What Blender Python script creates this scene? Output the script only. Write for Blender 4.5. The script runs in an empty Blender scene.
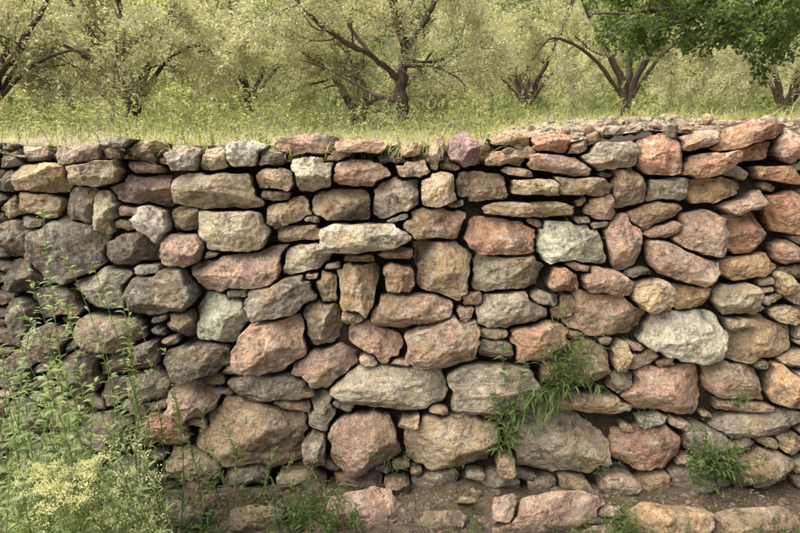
import bpy, math, random
import numpy as np
from mathutils import Vector
random.seed(7); rng=np.random.default_rng(7)
sc=bpy.context.scene
# ------------------------------------------------------------ camera maths
PITCH=math.radians(13.0); CAM=np.array([0.0,-2.83,1.85]); FPX=622.0
FW=np.array([0,math.cos(PITCH),-math.sin(PITCH)]); UP=np.array([0,math.sin(PITCH),math.cos(PITCH)]); RT=np.array([1.0,0,0])
def ray(px,py):
    px=np.asarray(px,float); py=np.asarray(py,float)
    return FW*FPX+RT*(px-400)[...,None]+UP*(266.5-py)[...,None]
def at_y(px,py,y):
    r=ray(px,py); return CAM+r*((y-CAM[1])/r[...,1])[...,None]
class Plane:
    def __init__(s,o,bat):
        b=math.radians(bat); s.o=np.array(o,float); s.V=np.array([0,math.sin(b),math.cos(b)]); s.N=np.array([0,-math.cos(b),math.sin(b)])
    def hit(s,px,py):
        r=ray(px,py); t=((s.o-CAM)@s.N)/(r@s.N); return CAM+r*t[...,None]
WALL=Plane((0,0,0),4.0)
# ------------------------------------------------------------ noise
def _h(ix,iy,iz,seed):
    h=(ix.astype(np.uint32)*np.uint32(374761393)+iy.astype(np.uint32)*np.uint32(668265263)+iz.astype(np.uint32)*np.uint32(2246822519)+np.uint32(seed*3266489917%4294967296))
    h^=h>>np.uint32(13); h*=np.uint32(1274126177); h^=h>>np.uint32(16)
    return h.astype(np.float64)/4294967295.0*2-1
def vn(P,seed=0):
    P=np.asarray(P,float)+1000.0
    I=np.floor(P).astype(np.int64); f=P-I; f=f*f*f*(f*(f*6-15)+10)
    out=0
    for dx in (0,1):
        wx=f[...,0] if dx else 1-f[...,0]
        for dy in (0,1):
            wy=f[...,1] if dy else 1-f[...,1]
            for dz in (0,1):
                wz=f[...,2] if dz else 1-f[...,2]
                out=out+wx*wy*wz*_h(I[...,0]+dx,I[...,1]+dy,I[...,2]+dz,seed)
    return out
def fbm(P,o=4,seed=0):
    a=1.0; r=0; P=np.asarray(P,float)
    for k in range(o):
        r=r+a*vn(P*(2.03**k)+k*17.3,seed+k); a*=0.5
    return r
# ------------------------------------------------------------ mesh helper
def mk(name,V,F,mat,smooth=True,attrs=None,parent=None):
    if not isinstance(F,(list,tuple)): F=[F]
    F=[np.asarray(f,np.int64) for f in F if len(f)]
    V=np.asarray(V,np.float64)
    me=bpy.data.meshes.new(name)
    me.vertices.add(len(V)); me.vertices.foreach_set('co',V.astype(np.float32).ravel())
    idx=np.concatenate([f.ravel() for f in F]); cnt=np.concatenate([np.full(len(f),f.shape[1]) for f in F])
    st=np.concatenate([[0],np.cumsum(cnt)[:-1]])
    me.loops.add(len(idx)); me.loops.foreach_set('vertex_index',idx.astype(np.int32))
    me.polygons.add(len(cnt)); me.polygons.foreach_set('loop_start',st.astype(np.int32)); me.polygons.foreach_set('loop_total',cnt.astype(np.int32))
    me.update(calc_edges=True)
    me.polygons.foreach_set('use_smooth',np.full(len(cnt),smooth))
    if attrs:
        for k,(tp,a) in attrs.items():
            at=me.attributes.new(k,tp,'POINT')
            a=np.asarray(a,np.float32)
            if tp=='FLOAT': at.data.foreach_set('value',a.ravel())
            elif tp=='FLOAT_VECTOR': at.data.foreach_set('vector',a.ravel())
            elif tp=='FLOAT_COLOR':
                if a.shape[1]==3: a=np.concatenate([a,np.ones((len(a),1),np.float32)],1)
                at.data.foreach_set('color',a.ravel())
    me.materials.append(mat)
    ob=bpy.data.objects.new(name,me); sc.collection.objects.link(ob)
    if parent: ob.parent=parent
    return ob
# ------------------------------------------------------------ node helper
class NT:
    def __init__(s,name=None,tree=None):
        if tree: s.t=tree; return
        s.m=bpy.data.materials.new(name); s.m.use_nodes=True; s.t=s.m.node_tree; s.t.nodes.clear()
    def n(s,typ,ins=None,**kw):
        nd=s.t.nodes.new(typ)
        for k,v in kw.items(): setattr(nd,k,v)
        if ins:
            for k,v in ins.items():
                if isinstance(v,bpy.types.NodeSocket): s.t.links.new(v,nd.inputs[k])
                else: nd.inputs[k].default_value=v
        return nd
    def noise(s,vec,scale,detail=4,rough=.6,dist=0.0):
        return s.n('ShaderNodeTexNoise',{'Vector':vec,'Scale':scale,'Detail':detail,'Roughness':rough,'Distortion':dist}).outputs[0]
    def mr(s,v,a,b,c,d):
        return s.n('ShaderNodeMapRange',{'Value':v,'From Min':a,'From Max':b,'To Min':c,'To Max':d}).outputs[0]
    def math(s,op,a,b=0.0):
        return s.n('ShaderNodeMath',{0:a,1:b},operation=op).outputs[0]
    def mix(s,f,a,b,mode='MIX'):
        nd=s.t.nodes.new('ShaderNodeMix'); nd.data_type='RGBA'; nd.blend_type=mode
        for k,v in ((0,f),(6,a),(7,b)):
            if isinstance(v,bpy.types.NodeSocket): s.t.links.new(v,nd.inputs[k])
            else: nd.inputs[k].default_value=v if k==0 else (tuple(v)+(1,) if len(v)==3 else v)
        return nd.outputs[2]
    def scale(s,c,f):
        nd=s.n('ShaderNodeVectorMath',{0:c},operation='SCALE')
        if isinstance(f,bpy.types.NodeSocket): s.t.links.new(f,nd.inputs['Scale'])
        else: nd.inputs['Scale'].default_value=f
        return nd.outputs[0]
    def add(s,a,b): return s.n('ShaderNodeVectorMath',{0:a,1:b},operation='ADD').outputs[0]
    def out(s,sh): 
        o=s.n('ShaderNodeOutputMaterial'); s.t.links.new(sh,o.inputs[0]); return s.m
    def bsdf(s,col,rough=.9,bump=None,bs=.5,bd=.01,spec=.25):
        ins={'Base Color':col,'Roughness':rough,'Specular IOR Level':spec}
        if bump is not None: ins['Normal']=s.n('ShaderNodeBump',{'Height':bump,'Strength':bs,'Distance':bd}).outputs[0]
        return s.n('ShaderNodeBsdfPrincipled',ins).outputs[0]
def stone_mat():
    m=NT('stone'); A=m.n('ShaderNodeAttribute',attribute_name='col').outputs['Color']
    tc=m.n('ShaderNodeAttribute',attribute_name='tc').outputs['Vector']
    st=m.n('ShaderNodeAttribute',attribute_name='strata').outputs['Fac']
    dirt=m.n('ShaderNodeAttribute',attribute_name='dirt').outputs['Fac']
    n1=m.noise(tc,8,5,.65,.5); n2=m.noise(tc,34,6,.72); n3=m.noise(tc,170,3,.6)
    c=m.scale(A,m.mr(n1,.34,.66,.70,1.25)); c=m.scale(c,m.mr(n2,.34,.66,.58,1.34)); c=m.scale(c,m.mr(n3,.3,.7,.70,1.25))
    nh=m.noise(tc,5.0,5,.65,.6); c=m.mix(m.mr(nh,.51,.63,0,.5),c,(.49,.335,.18))
    nh2=m.noise(m.add(tc,(7,3,9)),6.0,5,.65,.6); c=m.mix(m.mr(nh2,.52,.64,0,.55),c,(.41,.36,.29))
    sv=m.n('ShaderNodeVectorMath',{0:tc,1:(2.5,26,6)},operation='MULTIPLY').outputs[0]
    s1=m.noise(sv,1.3,6,.7,.3); c=m.mix(st,c,m.scale(c,m.mr(s1,.35,.62,.42,1.4)))
    l1=m.noise(m.add(tc,(3,30,5)),13,8,.78,.2)
    c=m.mix(m.mr(l1,.55,.60,0,.6),c,(.62,.57,.46))
    l2=m.noise(m.add(tc,(13,8,25)),10,8,.8,.3)
    c=m.mix(m.mr(l2,.545,.61,0,.72),c,(.095,.075,.055))
    l3=m.noise(m.add(tc,(23,18,5)),46,4,.6)
    c=m.mix(m.mr(l3,.64,.67,0,.7),c,(.62,.59,.51))
    l4=m.noise(m.add(tc,(33,8,15)),60,4,.6)
    c=m.mix(m.mr(l4,.63,.67,0,.75),c,(.06,.05,.042))
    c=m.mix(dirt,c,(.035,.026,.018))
    mu=m.n('ShaderNodeTexNoise',{'Vector':tc,'Scale':24.0,'Detail':6.0,'Roughness':.6,'Lacunarity':2.1}).outputs[0]
    rid=m.math('ABSOLUTE',m.math('SUBTRACT',mu,.5))
    h=m.math('ADD',m.math('MULTIPLY',n2,1.0),m.math('MULTIPLY',n3,.4))
    h=m.math('ADD',h,m.math('MULTIPLY',s1,m.math('MULTIPLY',st,1.6)))
    h=m.math('ADD',h,m.math('MULTIPLY',rid,1.8))
    h=m.math('ADD',h,m.math('MULTIPLY',n1,.8))
    return m.out(m.bsdf(c,.88,h,1.0,.028))
def earth_mat(name,c1,c2,c3,green=0.0,scale=1.0,far=False):
    m=NT(name); tc=m.n('ShaderNodeNewGeometry').outputs['Position']
    n1=m.noise(tc,3*scale,6,.65); n2=m.noise(tc,25*scale,6,.7); n3=m.noise(tc,120*scale,3)
    c=m.mix(m.mr(n1,.35,.65,0,1),c1,c2); c=m.mix(m.mr(n2,.45,.68,0,.8),c,c3); c=m.scale(c,m.mr(n3,.3,.7,.65,1.3))
    if green: c=m.mix(m.mr(m.noise(tc,.8,6,.6),.45,.6,0,green),c,(.12,.125,.05))
    if far:
        y=m.n('ShaderNodeSeparateXYZ',{0:tc}).outputs[1]; c=m.mix(m.mr(y,1.6,3.5,0,.9),c,m.mix(n2,(.09,.10,.04),(.18,.175,.085)))
    h=m.math('ADD',n2,m.math('MULTIPLY',n3,.5))
    return m.out(m.bsdf(c,.95,h,.9,.02))
def front_ground():
    m=NT('ground_earth'); tc=m.n('ShaderNodeNewGeometry').outputs['Position']
    n1=m.noise(tc,3,6,.65); n2=m.noise(tc,25,6,.7); n3=m.noise(tc,120,3)
    c=m.mix(m.mr(n1,.35,.65,0,1),(.075,.056,.04),(.125,.096,.07)); c=m.mix(m.mr(n2,.45,.68,0,.8),c,(.19,.15,.11)); c=m.scale(c,m.mr(n3,.3,.7,.5,1.4))
    y=m.n('ShaderNodeSeparateXYZ',{0:tc}).outputs[1]
    pale=m.mix(n2,(.33,.28,.21),(.24,.20,.145))  # out-of-view ground made paler to bounce sunlight onto the wall
    f=m.mr(m.math('ADD',y,m.math('MULTIPLY',n1,.6)),-.9,-1.5,0,1)
    c=m.mix(f,c,pale)
    h=m.math('ADD',n2,m.math('MULTIPLY',n3,.5)); return m.out(m.bsdf(c,.95,h,1.0,.03))
def leaf_mat(name,ca,cb,tr,trf=.5,rough=.5,spec=.3,tb=None):
    m=NT(name); r=m.n('ShaderNodeAttribute',attribute_name='rnd').outputs['Fac']
    c=m.mix(r,ca,cb); t=m.mix(r,tr,tb or tuple(x*.75 for x in tr))
    d=m.n('ShaderNodeBsdfPrincipled',{'Base Color':c,'Roughness':rough,'Specular IOR Level':spec}).outputs[0]
    tl=m.n('ShaderNodeBsdfTranslucent',{'Color':t}).outputs[0]
    return m.out(m.n('ShaderNodeMixShader',{0:trf,1:d,2:tl}).outputs[0])
def bark_mat(name,c1,c2):
    m=NT(name); tc=m.n('ShaderNodeNewGeometry').outputs['Position']
    sv=m.n('ShaderNodeVectorMath',{0:tc,1:(1,1,.25)},operation='MULTIPLY').outputs[0]
    n=m.noise(sv,40,6,.7); c=m.mix(m.mr(n,.35,.65,0,1),c1,c2)
    return m.out(m.bsdf(c,.9,n,.8,.02))
M_stone=stone_mat()
M_ground=front_ground()
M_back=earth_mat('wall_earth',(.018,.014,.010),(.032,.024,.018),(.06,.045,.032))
M_terr=earth_mat('terrace_earth',(.24,.18,.125),(.32,.25,.18),(.36,.295,.22),green=.6,far=True)
M_olive=leaf_mat('olive_leaf',(.12,.135,.07),(.42,.415,.30),(.70,.66,.30),.5,rough=.36,spec=.5,tb=(.40,.40,.19))
M_oak=leaf_mat('broad_leaf',(.03,.055,.014),(.06,.09,.025),(.19,.28,.045),.35)
M_far=leaf_mat('far_leaf',(.03,.055,.018),(.20,.215,.09),(.07,.12,.03),.45,rough=.8,spec=.1,tb=(.50,.52,.20))
M_grass=leaf_mat('grass_blade',(.10,.12,.04),(.21,.21,.09),(.42,.44,.14),.5)
M_under=leaf_mat('undergrowth_leaf',(.05,.07,.024),(.14,.155,.065),(.30,.34,.10),.45)
M_dry=leaf_mat('dry_grass',(.32,.27,.16),(.42,.37,.24),(.5,.45,.26),.4)
M_weed=leaf_mat('weed_leaf',(.09,.135,.045),(.20,.24,.10),(.34,.45,.12),.42)
M_weed2=leaf_mat('wall_weed_leaf',(.06,.10,.03),(.12,.165,.055),(.20,.30,.07),.36)
M_flow=leaf_mat('flower_bud',(.44,.45,.20),(.60,.57,.34),(.55,.58,.26),.4,rough=.8)
M_litter=leaf_mat('litter',(.12,.08,.05),(.27,.20,.13),(.2,.14,.08),.15,rough=.9,spec=.1)
M_bark=bark_mat('olive_bark',(.035,.025,.018),(.11,.08,.06))
# ------------------------------------------------------------ stone list (photo measurement of the real wall: centre, size, tilt, colour)
C=dict(P=(.54,.375,.295),U=(.35,.235,.22),T=(.54,.42,.285),O=(.57,.40,.24),G=(.43,.385,.315),D=(.24,.205,.168),L=(.68,.605,.49),R=(.52,.305,.21),B=(.38,.29,.205),Y=(.56,.485,.35))
S="""28 153 36 20 0 T;80 153 48 24 -4 B;120 143 30 12 0 G;144 149 36 20 -5 O;5 160 22 16 0 B;40 178 62 32 4 O;96 174 54 26 0 T;141 168 36 16 0 B;4 182 16 22 0 D
184 160 36 30 0 G;214 158 30 26 0 Y;245 154 46 26 -5 L;304 145 60 22 0 P;270 158 26 18 0 G;362 147 54 16 0 P;360 173 62 28 0 P;314 173 44 38 5 Y;275 179 40 28 10 T
412 150 26 18 0 T;414 170 34 22 0 T;438 153 18 34 10 B;465 152 34 36 10 U;485 148 14 20 0 B;512 139 46 14 0 O;508 158 46 18 0 B;552 143 42 18 0 R;580 146 28 18 -15 P;557 165 70 22 6 P;536 187 54 18 3 T;582 187 64 20 4 T
612 157 54 28 -5 G;660 154 48 40 0 R;710 164 56 22 -8 R;745 135 64 24 -15 R;758 152 40 18 -8 R;788 147 26 28 10 P;720 189 66 26 -8 O;776 174 46 16 8 R;700 140 44 18 -8 P
217 190 78 36 2 T;136 191 60 34 0 U;79 202 32 42 8 D;32 206 54 26 5 T;101 214 28 50 8 Y;5 208 20 26 0 T;150 222 42 36 30 L;181 220 34 28 0 B;235 232 78 44 6 Y;285 214 54 24 -18 T;298 235 50 20 -10 T;340 205 60 32 2 B;399 195 54 38 -10 L;438 190 36 34 0 T;482 187 60 38 0 T;528 209 90 18 2 B;630 188 34 44 -10 B;603 209 30 26 0 P;672 190 40 28 0 G;655 215 56 26 -18 B;742 205 44 18 -22 P
792 213 40 48 -25 R;752 231 50 48 0 R;708 236 56 50 25 P;435 224 62 34 0 B;504 239 66 36 2 R;572 243 70 44 4 L;628 243 34 54 -25 P;682 264 74 42 20 P;304 261 52 28 -3 L;183 251 44 36 5 P;130 250 60 36 0 D;60 250 82 60 5 D;12 240 40 40 0 D;28 224 30 18 0 G
398 254 36 14 0 R;357 289 42 54 4 O;400 278 34 30 0 R;444 271 58 60 -3 T;327 289 26 34 0 B;508 273 76 38 3 G;563 279 34 26 0 R;605 281 46 26 10 P;752 268 68 24 -8 O;789 254 26 26 0 P;744 302 56 36 0 G;692 299 42 24 0 O;652 295 40 34 0 T;789 284 26 26 0 T;360 258 30 10 0 B
237 274 86 40 0 P;280 297 70 36 -15 G;156 296 76 46 -10 D;98 290 56 42 0 G;22 276 40 30 0 D;55 304 50 30 0 D;220 322 60 48 0 L;178 328 34 32 20 T;268 344 78 58 -12 P;322 327 38 48 0 B;353 318 26 16 0 T;411 313 82 36 3 P;374 343 58 34 28 P;442 346 76 54 -8 P;510 314 66 36 0 G;466 318 18 20 0 T;541 341 56 40 -10 R;608 317 94 44 3 P;567 308 24 26 0 B
685 338 88 50 4 L;765 343 74 44 0 T;740 323 36 14 0 B;790 318 28 24 0 T;196 362 62 38 0 D;110 336 70 38 5 B;48 343 42 36 0 B;147 352 30 30 0 D;75 375 52 48 0 D;20 320 34 46 0 D;15 370 40 44 0 D;322 371 64 42 -14 P;393 391 114 46 0 L;275 389 90 28 -3 D;495 389 90 48 -4 G;592 366 52 46 0 T;557 372 30 30 0 R;622 356 20 30 0 T;626 386 26 22 0 G;672 393 86 52 3 P;738 383 66 40 8 B;786 384 36 36 0 O;580 405 118 20 2 T;745 408 60 12 -2 T;320 415 28 42 3 G;188 405 50 38 -10 P;145 388 46 34 0 D;112 395 30 30 0 D
762 428 92 28 -4 G;252 440 104 64 3 B;157 434 52 40 0 R;367 445 76 60 0 P;454 445 94 54 2 T;563 447 106 64 3 L;650 452 66 46 0 R;713 448 46 40 0 D;315 452 28 36 0 B;765 470 74 38 0 B;68 422 44 42 0 B;25 420 40 44 0 D;110 435 46 44 0 D;190 468 50 30 0 B;795 447 30 24 0 T;512 420 20 14 0 B;410 424 22 12 0 T;505 462 22 22 0 B;130 475 50 34 0 D;80 472 50 38 0 D;25 468 52 40 0 D;300 482 50 22 0 B;620 480 40 22 0 D;700 482 50 24 0 D;398 484 30 18 0 B"""
stones=[]
def add_stone(cx,cy,w,h,rot,col,w0=None,fill=False,plane=None):
    k=random.choice([4,5,5,6,6,7]); pw=7.0
    ph=random.uniform(0,6.28) if k!=4 else random.uniform(-.3,.3); th=np.array([ph+2*math.pi*(i+random.uniform(-.26,.26))/k for i in range(k)])
    sup=(np.abs(np.cos(th))**pw+np.abs(np.sin(th))**pw)**(-1/pw)
    sup=sup*np.array([random.uniform(.80,1.0) for _ in range(k)])
    stones.append(dict(c=np.array([cx,cy],float),a=w/2.,b=h/2.,r=math.radians(rot+random.gauss(0,3)),n=np.stack([np.cos(th),np.sin(th)],1),h=sup,col=col,w0=w0,fill=fill,plane=plane or WALL))
def gauge(s,X,Y):
    c,si=math.cos(s['r']),math.sin(s['r']); dx=X-s['c'][0]; dy=Y-s['c'][1]
    lx=(dx*c+dy*si)/s['a']; ly=(-dx*si+dy*c)/s['b']
    g=np.maximum(np.abs(lx),np.abs(ly))*.97
    for (nx,ny),h in zip(s['n'],s['h']): g=np.maximum(g,(lx*nx+ly*ny)/h)
    return g
for row in S.replace('\n',';').split(';'):
    v=row.split()
    if len(v)==6: add_stone(*map(float,v[:5]),v[5])
xt=[-400,0,120,180,250,300,430,490,560,650,745,800,1200]; yt=[146,144,136,146,140,134,140,130,134,134,121,130,126]
ytop=lambda x: np.interp(x,xt,yt)
for side in (-1,1):
    y=150.0; 
    while y<490:
        rh=random.uniform(28,46); x=(-10 if side<0 else 812)+side*random.uniform(0,20)
        while -420<x<1220:
            w=random.uniform(40,85); add_stone(x+side*w/2,y+rh/2-8+random.uniform(-4,4),w,rh*random.uniform(.85,1.1),random.uniform(-8,8),random.choice('PTTOGDRBBTP')); x+=side*w
        y+=rh
add_stone(362,237,92,31,-2,'L',w0=.10)
gx,gy=np.meshgrid(np.arange(-400,1200,3.0),np.arange(118,492,3.0))
cl=np.full(gx.shape,1e9)
for s in stones: cl=np.minimum(cl,(gauge(s,gx,gy)-1.04)*min(s['a'],s['b'])*1.05)
cl[gy<ytop(gx)+3]=-1
for it in range(380):
    i=np.argmax(cl); c=cl.flat[i]
    if c<3.9: break
    fx,fy=gx.flat[i],gy.flat[i]; c=min(c,12)
    sz=c*2.1+2
    add_stone(fx,fy,sz*random.uniform(1.2,2.4),sz*random.uniform(.7,.95),random.uniform(-20,20),random.choice('BDTPBGBG'),w0=-random.uniform(.015,.06),fill=True)
    s=stones[-1]; cl=np.minimum(cl,(gauge(s,gx,gy)-1.0)*min(s['a'],s['b']))
print('stones',len(stones))
def jitter_col(c,cx):
    c=np.array(C[c]); warm=1+.04*np.clip((cx-350)/400,-1,1)
    return np.clip(c*random.uniform(.78,1.16)*np.array([random.uniform(.97,1.05)*warm,1,random.uniform(.93,1.03)/warm]),0.02,.68)
def build_stones(sts,name,clip=1.18,gap=(.5,2.4)):
    cen=np.array([s['c'] for s in sts]); rad=np.array([max(s['a'],s['b']) for s in sts])
    VV=[];QQ=[];TT=[];COL=[];TC=[];ST=[];DI=[];base=0
    for i,s in enumerate(sts):
        NA=96 if not s['fill'] else 44
        th=np.arange(NA)/NA*2*math.pi; c,si=math.cos(s['r']),math.sin(s['r'])
        lx=np.cos(th)*s['a']; ly=np.sin(th)*s['b']; D=np.stack([lx*c-ly*si,lx*si+ly*c],1)
        ts=np.linspace(.05,1.85,160); PX=s['c'][0]+D[:,0:1]*ts; PY=s['c'][1]+D[:,1:2]*ts
        own=gauge(s,PX,PY); lim=np.full(own.shape,clip*random.uniform(.86,1.05))
        for j in np.where((np.hypot(*(cen-s['c']).T)<rad+rad[i]*1.6+6))[0]:
            if j!=i and sts[j]['plane'] is s['plane']:
                if s['w0'] is not None and s['w0']>.05: continue
                lim=np.minimum(lim,gauge(sts[j],PX,PY))
        topcut=PY<ytop(PX)-4
        bad=(own>=lim)|(topcut&(own>.97)); k=np.where(bad.any(1),bad.argmax(1),len(ts)-1); t=ts[k]
        t=(np.roll(t,1)+10*t+np.roll(t,-1))/12
        L=np.hypot(D[:,0],D[:,1]); on0=np.stack([np.cos(th)*1.3+i*3.1,np.sin(th)*1.3,np.full(NA,i*.77)],1)
        t=np.maximum(.15,t-(random.uniform(*gap)+1.6*np.clip(vn(on0,77),0,1))/L)
        on=np.stack([np.cos(th)*2.6+i*7.1,np.sin(th)*2.6,np.full(NA,i*.37)],1); t=t*(1+.05*fbm(on,4,5)-.02)
        rs=(1-(1-np.linspace(0,1,27 if not s['fill'] else 12)[1:])**1.5)
        P3=s['plane'].hit(s['c'][0]+D[:,0],s['c'][1]+D[:,1]); m_per=np.linalg.norm(P3[0]-P3[NA//2])/(2*L[0])
        T=min(s['a'],s['b'])*m_per*random.uniform(.95,1.4); T=min(max(T,.02),.13)
        w0=s['w0'] if s['w0'] is not None else random.uniform(-.06,.06)
        pn=random.uniform(10,24); pm=random.uniform(.26,.40)
        fac=[]
        for _ in range(random.randint(5,9)):
            a=random.uniform(0,6.28); sl=random.uniform(.3,2.0); fac.append((math.cos(a)*sl,math.sin(a)*sl,.72+sl*random.uniform(.16,.60)))
        ta=random.uniform(-.35,.35); tb=random.uniform(-.42,.10)
        S_=rs[:,None]*np.ones(NA); tl=S_*t
        lxx=tl*np.cos(th); lyy=tl*np.sin(th)
        e=(1-np.clip(S_,0,1)**pn).clip(0)**pm
        h=np.minimum(e,.88+ta*lxx+tb*lyy)
        for (fx,fy,fc) in fac: h=np.minimum(h,fc-(fx*lxx+fy*lyy)*.8)
        h=np.maximum(h,-.5)
        px=s['c'][0]+D[:,0]*tl; py=s['c'][1]+D[:,1]*tl
        w=w0+T*h-T*.45
        bk=[(0.99,-.03),(.96,-.08),(.88,-.19)]
        we=w[-1]
        bx=[s['c'][0]+D[:,0]*t*q for q,_ in bk]; by=[s['c'][1]+D[:,1]*t*q for q,_ in bk]; bw=[we+d for _,d in bk]
        X=np.concatenate([[s['c'][0]],px.ravel(),np.array(bx).ravel()]); Y=np.concatenate([[s['c'][1]],py.ravel(),np.array(by).ravel()]); W=np.concatenate([[w[0].mean()],w.ravel(),np.array(bw).ravel()])
        p=s['plane'].hit(X,Y)+s['plane'].N*W[:,None]
        off=np.array([i*3.17%91,i*5.3%77,i*1.7%53])
        q=p+off
        amp=min(1.0,T/.05)
        st1=fbm(q*9,2,33)*2.2; stp=(np.floor(st1)+np.clip((st1-np.floor(st1)-.5)*8,-.5,.5)+.5)/2.2
        dn=fbm(q*13,3,3)*.004*amp+stp*.011*amp+(-np.abs(fbm(q*24,2,9)))*.006*amp+fbm(q*60,3,4)*.0036
        p=p+s['plane'].N*dn[:,None]
        p=p+np.stack([fbm(q*22,3,21),fbm(q*22,3,22),fbm(q*22,3,23)],1)*.0036*amp
        NR=len(rs)+3
        idx=1+np.arange(NR)[:,None]*NA+np.arange(NA)[None]
        nx=np.roll(idx,-1,1)
        Q=np.stack([idx[:-1],idx[1:],nx[1:],nx[:-1]],-1).reshape(-1,4)
        T3=np.stack([np.zeros(NA,int),idx[0],nx[0]],1)
        VV.append(p);QQ.append(Q+base);TT.append(T3+base)
        n=len(p); base+=n
        COL.append(np.tile(jitter_col(s['col'],s['c'][0]),(n,1)))
        ra=random.uniform(-.3,.3)-s['r']; loc=p-p[0]; R=np.array([[math.cos(ra),0,math.sin(ra)],[0,1,0],[-math.sin(ra),0,math.cos(ra)]])
        l2=loc@R.T; TC.append(np.stack([l2[:,0],l2[:,2],l2[:,1]],1)+off)
        ST.append(np.full(n,random.choice([0,0,0,.1,.25,.5]))) 
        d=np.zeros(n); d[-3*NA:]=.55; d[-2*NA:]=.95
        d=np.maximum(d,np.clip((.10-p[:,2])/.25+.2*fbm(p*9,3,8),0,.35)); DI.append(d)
    return mk(name,np.concatenate(VV),[np.concatenate(QQ),np.concatenate(TT)],M_stone,True,
       {'col':('FLOAT_COLOR',np.concatenate(COL)),'tc':('FLOAT_VECTOR',np.concatenate(TC)),'strata':('FLOAT',np.concatenate(ST)),'dirt':('FLOAT',np.concatenate(DI))})
wall=build_stones(stones,'dry_stone_wall')
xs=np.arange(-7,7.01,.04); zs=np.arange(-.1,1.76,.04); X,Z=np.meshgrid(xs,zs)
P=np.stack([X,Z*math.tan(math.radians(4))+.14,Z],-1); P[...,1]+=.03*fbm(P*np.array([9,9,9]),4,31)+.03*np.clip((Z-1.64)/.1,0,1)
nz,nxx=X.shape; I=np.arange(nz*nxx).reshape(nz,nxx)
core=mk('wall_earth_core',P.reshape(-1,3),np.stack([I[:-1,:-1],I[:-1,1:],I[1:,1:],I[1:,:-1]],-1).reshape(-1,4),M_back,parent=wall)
FOOT=Plane((0,-.20,.03),40.0)
stones=[]
for v in "362 510 92 54 -6 P;440 522 60 30 4 B;545 516 116 44 -3 P;505 510 30 40 0 P;672 519 84 38 2 O;757 522 90 34 -2 T;610 512 22 14 0 B;255 520 60 30 5 B;180 515 50 30 0 B;840 515 60 30 0 P;465 500 20 10 0 T;600 532 40 18 0 B;318 530 30 20 0 T;900 520 70 30 0 T;60 520 60 30 0 B".split(';'):
    q=v.split(); add_stone(*map(float,q[:5]),q[5],plane=FOOT,w0=.03)
_yt=ytop; ytop=lambda x: x*0-1000
build_stones(stones,'foot_stones',clip=1.05)
ytop=_yt
# ------------------------------------------------------------ ground sheets
def grid(xs,ys,zf,name,mat):
    X,Y=np.meshgrid(xs,ys); Z=zf(X,Y); P=np.stack([X,Y,Z],-1).reshape(-1,3); n,m=X.shape; I=np.arange(n*m).reshape(n,m)
    return mk(name,P,np.stack([I[:-1,:-1],I[:-1,1:],I[1:,1:],I[1:,:-1]],-1).reshape(-1,4),mat)
def gz(X,Y):
    P=np.stack([X,Y,np.zeros_like(X)],-1)
    return -.02+.028*fbm(P*3,4,41)+.012*fbm(P*14,3,42)+.05*np.exp(-((Y+.02)/.16)**2)+ -.02*np.clip(-Y-.3,0,2)
def sm(x,a,b):
    t=np.clip((x-a)/(b-a),0,1); return t*t*(3-2*t)
def tz(X,Y):
    P=np.stack([X,Y,np.zeros_like(X)],-1)
    z=1.69+.022*fbm(P*4,4,43)+.02*fbm(P*.7,3,44)+(.11+.05*sm(Y,.15,.8))*sm(X,.3,1.2)*(1-.6*sm(Y,1.5,5))+.02*sm(Y,.3,1.5)
    d=np.hypot(X,Y); 
    z=z+.01*np.clip(Y-3,0,40)+sm(d,34,95)*30+sm(d,34,80)*2.0*fbm(P*.05,3,45)
    return z
gxs=np.concatenate([-np.geomspace(60,3.2,24),np.arange(-3.1,3.1,.03),np.geomspace(3.2,60,24)])
gys=np.concatenate([-np.geomspace(80,1.9,24),np.arange(-1.85,.17,.03)])
grid(gxs,gys,gz,'ground',M_ground)
txs=np.concatenate([-np.geomspace(130,5,50),np.arange(-4.9,4.9,.06),np.geomspace(5,130,50)])
tys=np.concatenate([np.arange(.14,3,.05),np.geomspace(3.05,130,70)])
grid(txs,tys,tz,'terrace_ground',M_terr)
# ------------------------------------------------------------ pebbles
def ico():
    import bmesh
    bm=bmesh.new(); bmesh.ops.create_icosphere(bm,subdivisions=2,radius=1); v=np.array([x.co[:] for x in bm.verts]); f=np.array([[q.index for q in t.verts] for t in bm.faces]); bm.free(); return v,f
IV,IF=ico()
def pebbles(name,pos,size,cols):
    n=len(pos); V=np.tile(IV,(n,1,1)); 
    dirn=rng.normal(size=(n,7,3)); dirn/=np.linalg.norm(dirn,axis=2,keepdims=True)
    for k in range(7):
        d=np.einsum('nvc,nc->nv',V,dirn[:,k]); ex=np.maximum(0,d-rng.uniform(.35,.8,(n,1))); V=V-ex[...,None]*dirn[:,k][:,None,:]
    V=V*rng.uniform(.55,1.2,(n,1,3))*np.array([1,1,.7]); V=V*size[:,None,None]
    a=rng.uniform(0,6.28,n); ca,sa=np.cos(a),np.sin(a); x=V[...,0]*ca[:,None]-V[...,1]*sa[:,None]; y=V[...,0]*sa[:,None]+V[...,1]*ca[:,None]; V=np.stack([x,y,V[...,2]],-1)
    V=V+pos[:,None,:]; nv=len(IV); F=(IF[None]+(np.arange(n)*nv)[:,None,None]).reshape(-1,3); V=V.reshape(-1,3)
    col=np.repeat(cols,nv,0)
    return mk(name,V,F,M_stone,False,{'col':('FLOAT_COLOR',col),'tc':('FLOAT_VECTOR',V*1.0+np.repeat(rng.uniform(0,50,(n,3)),nv,0)),'strata':('FLOAT',np.zeros(len(V))),'dirt':('FLOAT',np.repeat(rng.uniform(0,.4,n),nv))})
pal=np.array([C[k] for k in 'PTBGRTBGP'])*.78
def pc(n): return pal[rng.integers(0,len(pal),n)]*rng.uniform(.7,1.1,(n,1))
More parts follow.
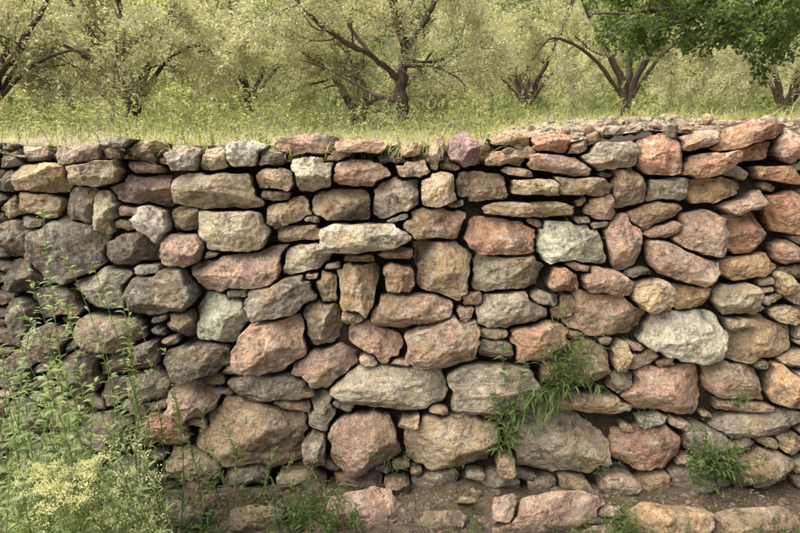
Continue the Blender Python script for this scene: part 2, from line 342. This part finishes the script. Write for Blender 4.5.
n=5200; x=rng.uniform(-3.2,3.2,n); y=-.02-rng.exponential(.4,n); y=np.clip(y,-1.8,0); pos=np.stack([x,y,gz(x,y)],1); size=.0035+rng.exponential(.0065,n).clip(0,.035)
pebbles('gravel',pos,size,pc(n)*.8)
n=3800; x=rng.uniform(.2,3.4,n)-rng.exponential(.1,n); y=.15+rng.exponential(.5,n); pos=np.stack([x,y,tz(x,y)],1); size=.006+rng.exponential(.011,n).clip(0,.05)
pebbles('rubble',pos,size,pc(n)*1.05)
n=1100; x=rng.uniform(-3.4,.5,n); y=.15+rng.exponential(.2,n); pos=np.stack([x,y,tz(x,y)],1); size=.006+rng.exponential(.011,n).clip(0,.045)
pebbles('rubble',pos,size,pc(n))
n=90; x=np.concatenate([rng.uniform(.25,3.3,62),rng.uniform(-3.3,.3,28)]); y=rng.uniform(.13,.55,n); size=rng.uniform(.025,.058,n); pos=np.stack([x,y,tz(x,y)+size*.25+.01],1)
pebbles('loose_wall_stones',pos,size,pc(n)*1.15)
# ------------------------------------------------------------ leaves / blades
def frames(d):
    d=d/np.linalg.norm(d,axis=1,keepdims=True); r=rng.normal(size=d.shape); s=np.cross(d,r); s/=np.linalg.norm(s,axis=1,keepdims=True)+1e-9; return d,s
def rhomb(pos,d,L,W):
    d,s=frames(d); L=L[:,None]; W=W[:,None]; nrm=np.cross(d,s)
    V=np.stack([pos,pos+d*L*.5+s*W*.5+nrm*W*.15,pos+d*L,pos+d*L*.5-s*W*.5+nrm*W*.15],1); n=len(pos)
    return V.reshape(-1,3),(np.arange(n*4).reshape(n,4)),np.repeat(rng.uniform(0,1,n),4)
def blades(pos,d,L,W,droop):
    d,_=frames(d); s=np.cross(d,np.array([0,0,1.0])); s/=np.linalg.norm(s,axis=1,keepdims=True)+1e-6
    a=rng.uniform(-.7,.7,len(pos))[:,None]; nr=np.cross(s,d); s=s*np.cos(a)+nr*np.sin(a)
    pts=[];ws=[.45,1.0,.75,.06]
    for k,f in enumerate((0,.33,.68,1.0)):
        c=pos+d*(L*f)[:,None]; c[:,2]-=droop*L*f*f
        pts+= [c-s*(W*ws[k]*.5)[:,None], c+s*(W*ws[k]*.5)[:,None]]
    V=np.stack(pts,1); n=len(pos); b=(np.arange(n)*8)[:,None]
    F=np.concatenate([b+np.array([[0,1,3,2]]),b+np.array([[2,3,5,4]]),b+np.array([[4,5,7,6]])])
    return V.reshape(-1,3),F,np.repeat(rng.uniform(0,1,n),8)
class Bag:
    def __init__(s): s.V=[];s.F=[];s.R=[];s.b=0
    def add(s,vfr):
        V,F,R=vfr
        if len(V)==0: return
        s.V.append(V);s.F.append(F+s.b);s.R.append(R);s.b+=len(V)
    def make(s,name,mat,parent=None,smooth=False):
        return mk(name,np.concatenate(s.V),np.concatenate(s.F),mat,smooth,{'rnd':('FLOAT',np.concatenate(s.R))},parent)
def tube(pts,rad,ns=6):
    pts=np.asarray(pts,float); rad=np.asarray(rad,float); T=np.gradient(pts,axis=0); T/=np.linalg.norm(T,axis=1,keepdims=True)+1e-9
    ref=np.array([.31,.17,.05]) if abs(T[0][2])>.8 else np.array([0,0,1.0])
    A=np.cross(T,ref); A/=np.linalg.norm(A,axis=1,keepdims=True)+1e-9; B=np.cross(T,A)
    th=np.arange(ns)/ns*2*math.pi
    V=pts[:,None]+(A[:,None]*np.cos(th)[None,:,None]+B[:,None]*np.sin(th)[None,:,None])*rad[:,None,None]
    n=len(pts); I=np.arange(n*ns).reshape(n,ns); J=np.roll(I,-1,1)
    F=np.stack([I[:-1],J[:-1],J[1:],I[1:]],-1).reshape(-1,4); return V.reshape(-1,3),F,np.full(n*ns,random.random())
# ------------------------------------------------------------ trees
def catmull(P,k=5):
    P=np.asarray(P,float); Q=np.vstack([2*P[0]-P[1],P,2*P[-1]-P[-2]]); out=[]
    for i in range(1,len(Q)-2):
        for t in np.arange(k)/k:
            out.append(.5*((2*Q[i])+(-Q[i-1]+Q[i+1])*t+(2*Q[i-1]-5*Q[i]+4*Q[i+1]-Q[i+2])*t*t+(-Q[i-1]+3*Q[i]-3*Q[i+1]+Q[i+2])*t**3))
    out.append(P[-1]); return np.array(out)
def branch_out(bag,tips,p,d,L,r,lvl,up=.15,spread=.9,kids=(5,5,5)):
    n=7; pts=[p]; d=np.array(d)/np.linalg.norm(d)
    for i in range(n):
        d=d+rng.normal(size=3)*.16+np.array([0,0,up*.12 if lvl<2 else -.05]); d/=np.linalg.norm(d); pts.append(pts[-1]+d*L/n)
    pts=np.array(pts); rr=np.linspace(r,r*.35,n+1)
    bag.add(tube(pts,rr,7 if lvl==0 else 5 if lvl==1 else 3))
    if lvl>=2:
        tips.append(pts); return
    for k in range(kids[lvl]):
        f=random.uniform(.25,1.0); i=min(n-1,int(f*n)); b=pts[i]
        dd=(pts[i+1]-pts[i]); dd/=np.linalg.norm(dd); v=rng.normal(size=3); v-=v@dd*dd; v/=np.linalg.norm(v); nd=dd*(1-.35*spread)+v*spread*.8+np.array([0,0,.1])
        branch_out(bag,tips,b,nd,L*random.uniform(.5,.75),rr[i]*.6,lvl+1,up,spread,kids)
def tree(name,limbs,leafmat,leaves=50000,leafL=.055,leafW=.013,kids=(6,6),seedL=.9,per=8,spread=1.0,clump=.09,barkmat=None,minh=0):
    wood=Bag(); tips=[]
    for pts,r0,r1 in limbs:
        c=catmull(pts,5); n=len(c); c=c+rng.normal(size=c.shape)*r0*.16; rr=np.linspace(r0,r1,n)*(1+.12*rng.normal(size=n))
        wood.add(tube(c,rr,9))
        for k in range(per):
            f=random.uniform(.35,1.0); i=min(n-2,int(f*n)); dd=c[i+1]-c[i]; dd/=np.linalg.norm(dd); v=rng.normal(size=3); v-=v@dd*dd; v/=np.linalg.norm(v)
            if c[i][2]<minh: continue
            branch_out(wood,tips,c[i],dd*.5+v*.9,seedL*random.uniform(.6,1.15),max(rr[i]*.35,.005),1,spread=spread,kids=(0,)+tuple(kids[1:]))
    root=bpy.data.objects.new(name,None); sc.collection.objects.link(root)
    wood.make('trunk_and_branches',barkmat or M_bark,root,True)
    lv=Bag(); T=len(tips); k=leaves//T
    ti=np.concatenate([t[rng.integers(2,len(t),k)] for t in tips]); dd=np.concatenate([np.tile(t[-1]-t[3],(k,1)) for t in tips]); dd/=np.linalg.norm(dd,axis=1,keepdims=True)
    pos=ti+rng.normal(size=ti.shape)*clump; d=dd*.6+rng.normal(size=ti.shape)*.7
    lv.add(rhomb(pos,d,leafL*rng.uniform(.7,1.3,len(pos)),leafW*rng.uniform(.8,1.3,len(pos))))
    lv.make('foliage',leafmat,root); return root
def gen_limbs(nl,H,R,r,lean=0):
    out=[]
    for i in range(nl):
        a=i/nl*6.28+random.uniform(-.5,.5); dx,dy=math.cos(a),math.sin(a); q=random.uniform(.6,1.1)*R
        b=(random.uniform(-.1,.1),random.uniform(-.1,.1),-.15)
        out.append(([b,(dx*.12+lean*.2,dy*.12,H*.2),(dx*q*.4+lean*.4,dy*q*.4,H*.42),(dx*q*.75+lean*.5,dy*q*.75,H*.66),(dx*q+lean*.5,dy*q,H*.9)],r,r*.3))
        out.append(([(dx*.12,dy*.12,H*.15),(dx*q*.5,dy*q*.5,H*.33),(dx*q*.95,dy*q*.95,H*.40),(dx*q*1.2,dy*q*1.2,H*.30)],r*.5,r*.15))
    return out
vt=[]
for v in range(3):
    vt.append(tree('olive_tree',gen_limbs([4,3,5][v],[3.2,3.5,3.2][v],[1.35,1.5,1.5][v],.075),M_olive,leaves=38000,leafL=.065,leafW=.019,kids=(6,5),per=8,seedL=.85,clump=.05))
def put(root,px,dist,rot=0,s=1,first=False):
    x=(px-400)/FPX*dist*.985; y=dist+CAM[1]; 
    if not first:
        r2=bpy.data.objects.new('olive_tree',None); sc.collection.objects.link(r2)
        for ch in root.children:
            c=bpy.data.objects.new(ch.name,ch.data); sc.collection.objects.link(c); c.parent=r2
        root=r2
    root.location=(x,y,float(tz(np.array(x),np.array(y)))-.03); root.rotation_euler=(0,0,rot); root.scale=(s,s,s)
put(vt[0],138,9.8,.4,1.0,True); put(vt[1],622,11.2,1.3,1.0,True); put(vt[2],-5,8.8,2.1,.85,True)
for a in [(0,778,13,.3,.95),(1,252,14,2.2,1.0),(2,525,17,1.0,1.05),(1,60,19,1.2,1.0),(2,890,15,5,1),(0,-110,14,2,1),(2,700,22,3,1.1)]:
    put(vt[a[0]],a[1],a[2],a[3],a[4])
def W(px,py,y): return at_y(np.array(px,float),np.array(py,float),y)
Y=6.2
L=[([W(405,136,Y),W(402,112,Y),W(400,92,Y),W(403,70,Y),W(404,48,Y),W(398,22,Y-.1),W(388,-8,Y-.2),W(380,-40,Y-.2)],.105,.03),
   ([W(402,84,Y),W(390,72,Y-.1),W(372,56,Y-.25),W(348,44,Y-.4),W(322,26,Y-.5),W(300,4,Y-.6),W(280,-25,Y-.6)],.05,.02),
   ([W(404,50,Y),W(415,36,Y+.1),W(428,14,Y+.2),W(440,-12,Y+.3),W(455,-45,Y+.3)],.06,.024),
   ([W(372,56,Y-.25),W(352,30,Y),W(338,2,Y+.2),W(330,-30,Y+.2)],.03,.015),
   ([W(400,100,Y),W(385,98,Y+.4),W(365,90,Y+.8),W(330,70,Y+1.1),W(300,60,Y+1.3)],.04,.012),
   ([W(404,60,Y),W(430,62,Y+.5),W(455,55,Y+.8),W(485,40,Y+1)],.03,.012)]
tree('olive_tree',L,M_olive,leaves=42000,leafL=.055,leafW=.017,per=9,kids=(6,6),seedL=.85,clump=.055,minh=2.35)
Y=7.9
L=[([W(357,134,Y),W(352,108,Y),W(342,90,Y),W(325,70,Y),W(300,50,Y),W(270,25,Y)],.08,.025),([W(360,134,Y),W(366,105,Y),W(362,80,Y),W(350,55,Y),W(352,20,Y)],.065,.025),([W(366,105,Y),W(380,98,Y),W(395,96,Y+.5),W(420,70,Y+.9),W(440,40,Y+1)],.045,.018)]
tree('olive_tree',L,M_olive,leaves=36000,leafL=.06,leafW=.018,per=9,kids=(6,6),seedL=1.0,clump=.055,minh=2.3)
Y=3.6
L=[([np.array([5.4,4.2,1.6]),np.array([5.3,4.2,2.6]),np.array([5.1,4.1,3.6]),np.array([5.0,4.0,4.8])],.14,.06),
   ([np.array([5.2,4.1,3.2]),W(760,-20,Y),W(700,2,Y-.2),W(650,12,Y-.3),W(592,14,Y-.3)],.05,.008),
   ([np.array([5.2,4.1,3.0]),W(810,-10,Y-.4),W(765,22,Y-.5),W(708,44,Y-.6)],.035,.007),
   ([np.array([5.2,4.1,3.1]),W(820,-5,Y),W(785,14,Y+.1),W(740,38,Y+.1)],.03,.007),
   ([np.array([5.1,4.1,3.7]),W(800,-50,Y-.4),W(700,-30,Y),W(620,-10,Y+.2)],.04,.010)]
tree('broadleaf_tree',L,M_oak,leaves=17000,leafL=.052,leafW=.030,per=14,kids=(5,4),seedL=.38,clump=.045,spread=.9,minh=2.5)
# ------------------------------------------------------------ hill woodland (distant mass)
n=110000; a=rng.uniform(-.95,.95,n); d=rng.uniform(28,85,n); X=np.sin(a)*d; Yy=np.cos(a)*d
cx=np.stack([X,Yy,np.zeros(n)],1); clump=fbm(cx*.22,3,60); z=tz(X,Yy)+np.clip(2.0+clump*2.6,0.2,6)*rng.uniform(0,1,n)**.5
b=Bag(); v_,f_,r_=rhomb(np.stack([X,Yy,z],1),rng.normal(size=(n,3)),(.22+.006*d)*rng.uniform(.6,1.3,n),(.14+.004*d)*rng.uniform(.6,1.2,n))
dk=np.clip(.5+1.0*fbm(cx*.09,2,64)+rng.normal(size=n)*.15,0,1); b.add((v_,f_,np.repeat(dk,4))); b.make('distant_woodland',M_far)
# ------------------------------------------------------------ grass and weeds on the terrace
def grass(name,x,y,zf,h,w,mat,lean=.5,droop=.35):
    n=len(x); pos=np.stack([x,y,zf(x,y)-.01],1); d=np.stack([rng.normal(size=n)*lean,rng.normal(size=n)*lean,np.ones(n)],1)
    b=Bag(); b.add(blades(pos,d,h,w,droop)); return b.make(name,mat)
def dens(x,y,seed,thr): return fbm(np.stack([x*1.3,y*1.3,0*x],1),3,seed)>thr
n=34000; y=.13+rng.exponential(2.0,n); x=rng.uniform(-1,1,n)*(2.4+.75*(y+2.8)); k=dens(x,y,70,-.3)&((x<.45)|(y>1.3)|(rng.uniform(size=n)<.08)); x,y=x[k],y[k]
grass('grass',x,y,tz,rng.uniform(.04,.16,len(x))*(1+.5*vn(np.stack([x,y,0*x],1),5)),rng.uniform(.004,.007,len(x)),M_grass)
n=9000; y=.2+rng.exponential(3.0,n); x=rng.uniform(-1,1,n)*(2.4+.75*(y+2.8)); k=dens(x,y,71,-.2)&((x<.45)|(y>1.3)); x,y=x[k],y[k]
grass('dry_grass',x,y,tz,rng.uniform(.08,.26,len(x)),rng.uniform(.002,.004,len(x)),M_dry)
n=64000; nc=190; cy=rng.uniform(2.2,14,nc); cxx=rng.uniform(-1,1,nc)*(2.5+.72*(cy+2.8)); ch=rng.uniform(.15,.62,nc)*(.6+cy*.06); cr=rng.uniform(.25,.6,nc)
ci=rng.integers(0,nc,n); x=cxx[ci]+rng.normal(size=n)*cr[ci]*.6; y=cy[ci]+rng.normal(size=n)*cr[ci]*.6; rr=np.hypot(x-cxx[ci],y-cy[ci])/cr[ci]
z=tz(x,y)+ch[ci]*np.clip(1.1-rr*.6,.1,1)*rng.uniform(0,1,n)**.7
b=Bag(); b.add(rhomb(np.stack([x,y,z],1),rng.normal(size=(n,3))*.6+np.array([0,0,.6]),rng.uniform(.03,.07,n),rng.uniform(.010,.024,n))); b.make('undergrowth',M_under)
def weed(bag,base,top,nl,LL,WW,r=.003,start=.08,up=.8,droop=.35,bend=.12,taper=.5,side=0):
    base=np.array(base,float); top=np.array(top,float); Ls=np.linalg.norm(top-base); m=(base+top)/2+rng.normal(size=3)*bend*Ls*np.array([1,1,.1])
    t=np.linspace(0,1,12)[:,None]; c=(1-t)**2*base+2*t*(1-t)*m+t*t*top
    bag.add(tube(c,np.linspace(r,r*.35,12),4))
    f=start+(1-start)*rng.uniform(0,1,nl)**.9; i=np.minimum(f*11,10.99); i0=i.astype(int); pos=c[i0]+(c[i0+1]-c[i0])*(i-i0)[:,None]
    ax=(top-base)/Ls; a=rng.uniform(0,6.28,nl); hd=np.stack([np.cos(a),np.sin(a),0*a],1)
    d=hd+ax*up
    L=LL*(1-taper*f)*rng.uniform(.6,1.2,nl); bag.add(blades(pos,d,L,WW*rng.uniform(.7,1.2,nl),droop))
    return c
b=Bag()
for i in range(460):
    y=.18+random.expovariate(.6); hw=2.1+.7*(y+2.8)*.9; x=random.uniform(-hw,hw)
    if x>.5 and y<1.5: continue
    z=float(tz(np.array(x),np.array(y))); h=random.uniform(.08,.36)*(1.4 if abs(x-.8)<.6 or x<-2 else 1)
    if y<.6: h=min(h,.16)
    weed(b,(x,y,z),(x+random.gauss(0,.04),y+random.gauss(0,.04),z+h),random.randint(20,44),.055,.009,.0018)
b.make('terrace_weeds',M_grass)
# ------------------------------------------------------------ foreground weeds (left)
def gpt(x,y): return np.array([x,y,float(gz(np.array(x),np.array(y)))-.01])
tall=[(42,204,-.55),(92,262,-.5),(118,276,-.45),(66,300,-.7),(12,296,-.8),(30,330,-.9),(140,322,-.35),(52,352,-.6),(150,372,-.5),(172,392,-.35),(104,345,-.7),(2,345,-.9),(128,300,-.4),(24,262,-.6),(60,246,-.5),(165,350,-.4)]
for (px,py,y) in tall[:6]:
    b=Bag(); top=W(px,py,y); weed(b,gpt(top[0]*.97+random.uniform(-.1,.1),y+random.uniform(-.08,.08)),top,110,.085,.012,.0036,up=.75,droop=.5,taper=.45); b.make('tall_weed',M_weed)
b=Bag()
for (px,py,y) in tall[6:]:
    top=W(px,py,y); weed(b,gpt(top[0]+random.uniform(-.1,.1),y),top,80,.075,.010,.003,up=.8,droop=.4)
b.make('tall_weed',M_weed)
b=Bag()
for i in range(90):
    px=random.uniform(-50,165)*random.uniform(.35,1); y=random.uniform(-1.25,-.55); py=random.uniform(330,500)+max(0,px)*.38
    top=W(px,py,y); weed(b,gpt(top[0]+random.uniform(-.12,.12),y),top,52,.085,.012,.0032,up=.7,droop=.45)
b.make('weed_clump',M_weed)
st=Bag(); fl=Bag()
for i in range(30):
    px=random.choice([random.gauss(114,20),random.gauss(62,22)]); y=random.uniform(-1.35,-1.0); py=random.uniform(405,500) if px>85 else random.uniform(445,505)
    top=W(px,py,y); bs=gpt(top[0]+random.uniform(-.1,.1),y); c=weed(st,bs,top,45,.05,.006,.0022,up=.9,droop=.3)
    for k in range(22):
        f=random.uniform(.45,1.0); p=c[min(11,int(f*11))]; a=random.uniform(0,6.28); l=random.uniform(.03,.075)*(1.35-f*.7); e=p+np.array([math.cos(a)*l*.7,math.sin(a)*l*.7,l*.9])
        st.add(tube(np.linspace(p,e,4),np.linspace(.0009,.0005,4),3))
        m=12; q=p+(e-p)*rng.uniform(.3,1.05,m)[:,None]+rng.normal(size=(m,3))*.005
        fl.add(rhomb(q,rng.normal(size=(m,3))+np.array([0,0,.6]),rng.uniform(.004,.009,m),rng.uniform(.0025,.0048,m)))
for (px,py,y) in [(62,474,-1.3),(85,468,-1.25),(46,490,-1.35),(70,500,-1.4),(38,470,-1.25)]:
    p0=W(px,py,y)
    for k in range(16):
        e=p0+rng.normal(size=3)*np.array([.035,.035,.010]); st.add(tube(np.linspace(p0-np.array([0,0,.10]),e,4),np.full(4,.0008),3))
        m=34; q=e+rng.normal(size=(m,3))*np.array([.008,.008,.004]); fl.add(rhomb(q,rng.normal(size=(m,3))+np.array([0,0,1]),rng.uniform(.004,.008,m),rng.uniform(.004,.006,m)))
    weed(st,gpt(p0[0],y),p0,20,.06,.007,.003)
fr=bpy.data.objects.new('flowering_weed',None); sc.collection.objects.link(fr)
st.make('stems_and_leaves',M_weed,fr); fl.make('flower_heads',M_flow,fr)
# ------------------------------------------------------------ plants growing from the wall and at its foot
def wp(px,py,out=.02):
    p=WALL.hit(np.array(float(px)),np.array(float(py))); return p+WALL.N*out
b=Bag()
for (bx,by,tx,ty,nl,o) in [(503,452,497,332,80,.16),(508,452,520,350,60,.14),(500,455,486,375,50,.12),(506,450,532,385,40,.1),(505,455,508,395,40,.12)]:
    weed(b,wp(bx,by,0.03),wp(tx,ty,o),nl,.09,.0115,.0024,up=.5,droop=.5,bend=.06)
b.make('wall_weed',M_weed2)
b=Bag()
for i in range(26):
    bx,by=random.gauss(548,7),random.gauss(392,6); tx,ty=random.gauss(578,20),random.gauss(322,26)
    weed(b,wp(bx,by,.03),wp(tx,ty,random.uniform(.08,.2)),16,.12,.008,.0015,up=1.0,droop=.6,bend=.15)
for i in range(10):
    weed(b,wp(558,385,.03),wp(random.gauss(525,12),random.gauss(402,12),random.uniform(.08,.15)),12,.09,.008,.0013,up=1.0,droop=.8,bend=.2)
for (cx_,cy_) in [(600,475),(455,470),(395,470),(640,425),(735,405),(420,330),(585,250)]:
    for i in range(6 if cy_>400 else 3):
        weed(b,wp(cx_+random.gauss(0,3),cy_,.0),wp(cx_+random.gauss(0,12),cy_-random.uniform(14,42),random.uniform(.06,.13)),9,.06,.005,.0012,up=1.0,droop=.6,bend=.2)
b.make('wall_grass',M_weed2)
b=Bag()
for (bx,by,tx,ty,nl) in [(228,490,215,392,70),(240,492,236,405,60),(262,495,284,420,50),(225,488,195,425,50),(250,492,258,400,50),(218,492,180,440,45),(275,495,300,440,40),(235,495,225,430,60)]:
    weed(b,wp(bx,by,.12),wp(tx,ty,random.uniform(.15,.25)),nl,.06,.007,.0018,up=.9,droop=.3,bend=.08)
b.make('wall_foot_weed',M_weed)
b=Bag()
for i in range(36):
    bx,by=random.gauss(705,12),random.gauss(470,8); tx,ty=random.gauss(715,26),random.gauss(435,18)
    weed(b,wp(bx,by,.04),wp(tx,ty,random.uniform(.10,.2)),24,.05,.011,.0015,up=.6,droop=.6,bend=.15)
b.make('fern_clump',M_weed2)
b=Bag()
for (cx_,cy_,n_,hh) in [(310,505,18,80),(335,520,14,65),(622,500,18,40),(590,505,10,32),(490,500,6,30),(150,500,20,70),(200,510,16,50),(285,515,12,55),(345,500,10,50),(655,505,8,28),(440,500,4,22),(780,500,6,25),(100,505,20,85)]:
    for i in range(n_):
        y=random.uniform(-.36,-.2); p=W(cx_+random.gauss(0,12),cy_,y); bs=gpt(p[0],y); tp=bs+np.array([random.gauss(0,.05),random.gauss(0,.04),hh*random.uniform(.5,1.1)/250])
        weed(b,bs,tp,16,.05,.007,.0014,up=.9,droop=.4,bend=.15)
b.make('small_weeds',M_weed2)
m=350; x=rng.normal(-.52,.16,m); y=rng.uniform(-.3,-.08,m); pos=np.stack([x,y,gz(x,y)+rng.uniform(0,.10,m)],1)
b=Bag(); b.add(rhomb(pos,rng.normal(size=(m,3))*.6+np.array([0,-.3,.2]),rng.uniform(.02,.04,m),rng.uniform(.012,.022,m))); b.make('creeping_plant',M_weed2)
n=6200; x=rng.uniform(-3,3,n); y=-rng.exponential(.5,n).clip(0,1.8)-.03; pos=np.stack([x,y,gz(x,y)+.004],1); d=rng.normal(size=(n,3))*np.array([1,1,.12])
b=Bag(); b.add(rhomb(pos,d,rng.uniform(.012,.045,n),rng.uniform(.002,.010,n))); b.make('leaf_litter',M_litter)
# ------------------------------------------------------------ light : summer sky plus an added bright cloud patch as soft key light
el,rot=math.radians(58),math.radians(-28)
w=bpy.data.worlds.new('World'); sc.world=w; w.use_nodes=True; nt=w.node_tree; bg=nt.nodes['Background']
K=NT(tree=nt)
sky=K.n('ShaderNodeTexSky',sky_type='NISHITA',sun_disc=False,sun_elevation=el,sun_rotation=rot,dust_density=3.0,air_density=1.0,ozone_density=.5)
dirv=K.n('ShaderNodeTexCoord').outputs['Generated']
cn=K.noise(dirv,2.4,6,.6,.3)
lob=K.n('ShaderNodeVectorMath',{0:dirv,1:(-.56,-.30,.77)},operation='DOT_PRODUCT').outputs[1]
key_patch=K.math('MULTIPLY',K.mr(cn,.34,.50,0.25,1),K.mr(lob,.68,.92,0.0,1.0))
col=K.mix(key_patch,sky.outputs[0],(76,70.5,61.5))  # unseen patch added far brighter than the sky, to light the shaded wall
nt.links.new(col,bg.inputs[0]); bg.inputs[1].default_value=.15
sd=bpy.data.lights.new('sun','SUN'); sd.energy=5; sd.angle=math.radians(.5); sd.color=(1,.94,.84)
so=bpy.data.objects.new('sun',sd); sc.collection.objects.link(so)
dv=Vector((math.sin(rot)*math.cos(el),math.cos(rot)*math.cos(el),math.sin(el))); so.rotation_euler=dv.to_track_quat('Z','Y').to_euler(); so.location=(0,0,20)
cd=bpy.data.cameras.new('camera'); cd.sensor_width=36; cd.lens=28; cd.clip_end=1000; cd.clip_start=.05
co=bpy.data.objects.new('camera',cd); sc.collection.objects.link(co); co.location=CAM; co.rotation_euler=(math.radians(90)-PITCH,0,0); sc.camera=co
sc.view_settings.view_transform='Standard'; sc.view_settings.look='None'; sc.view_settings.exposure=0
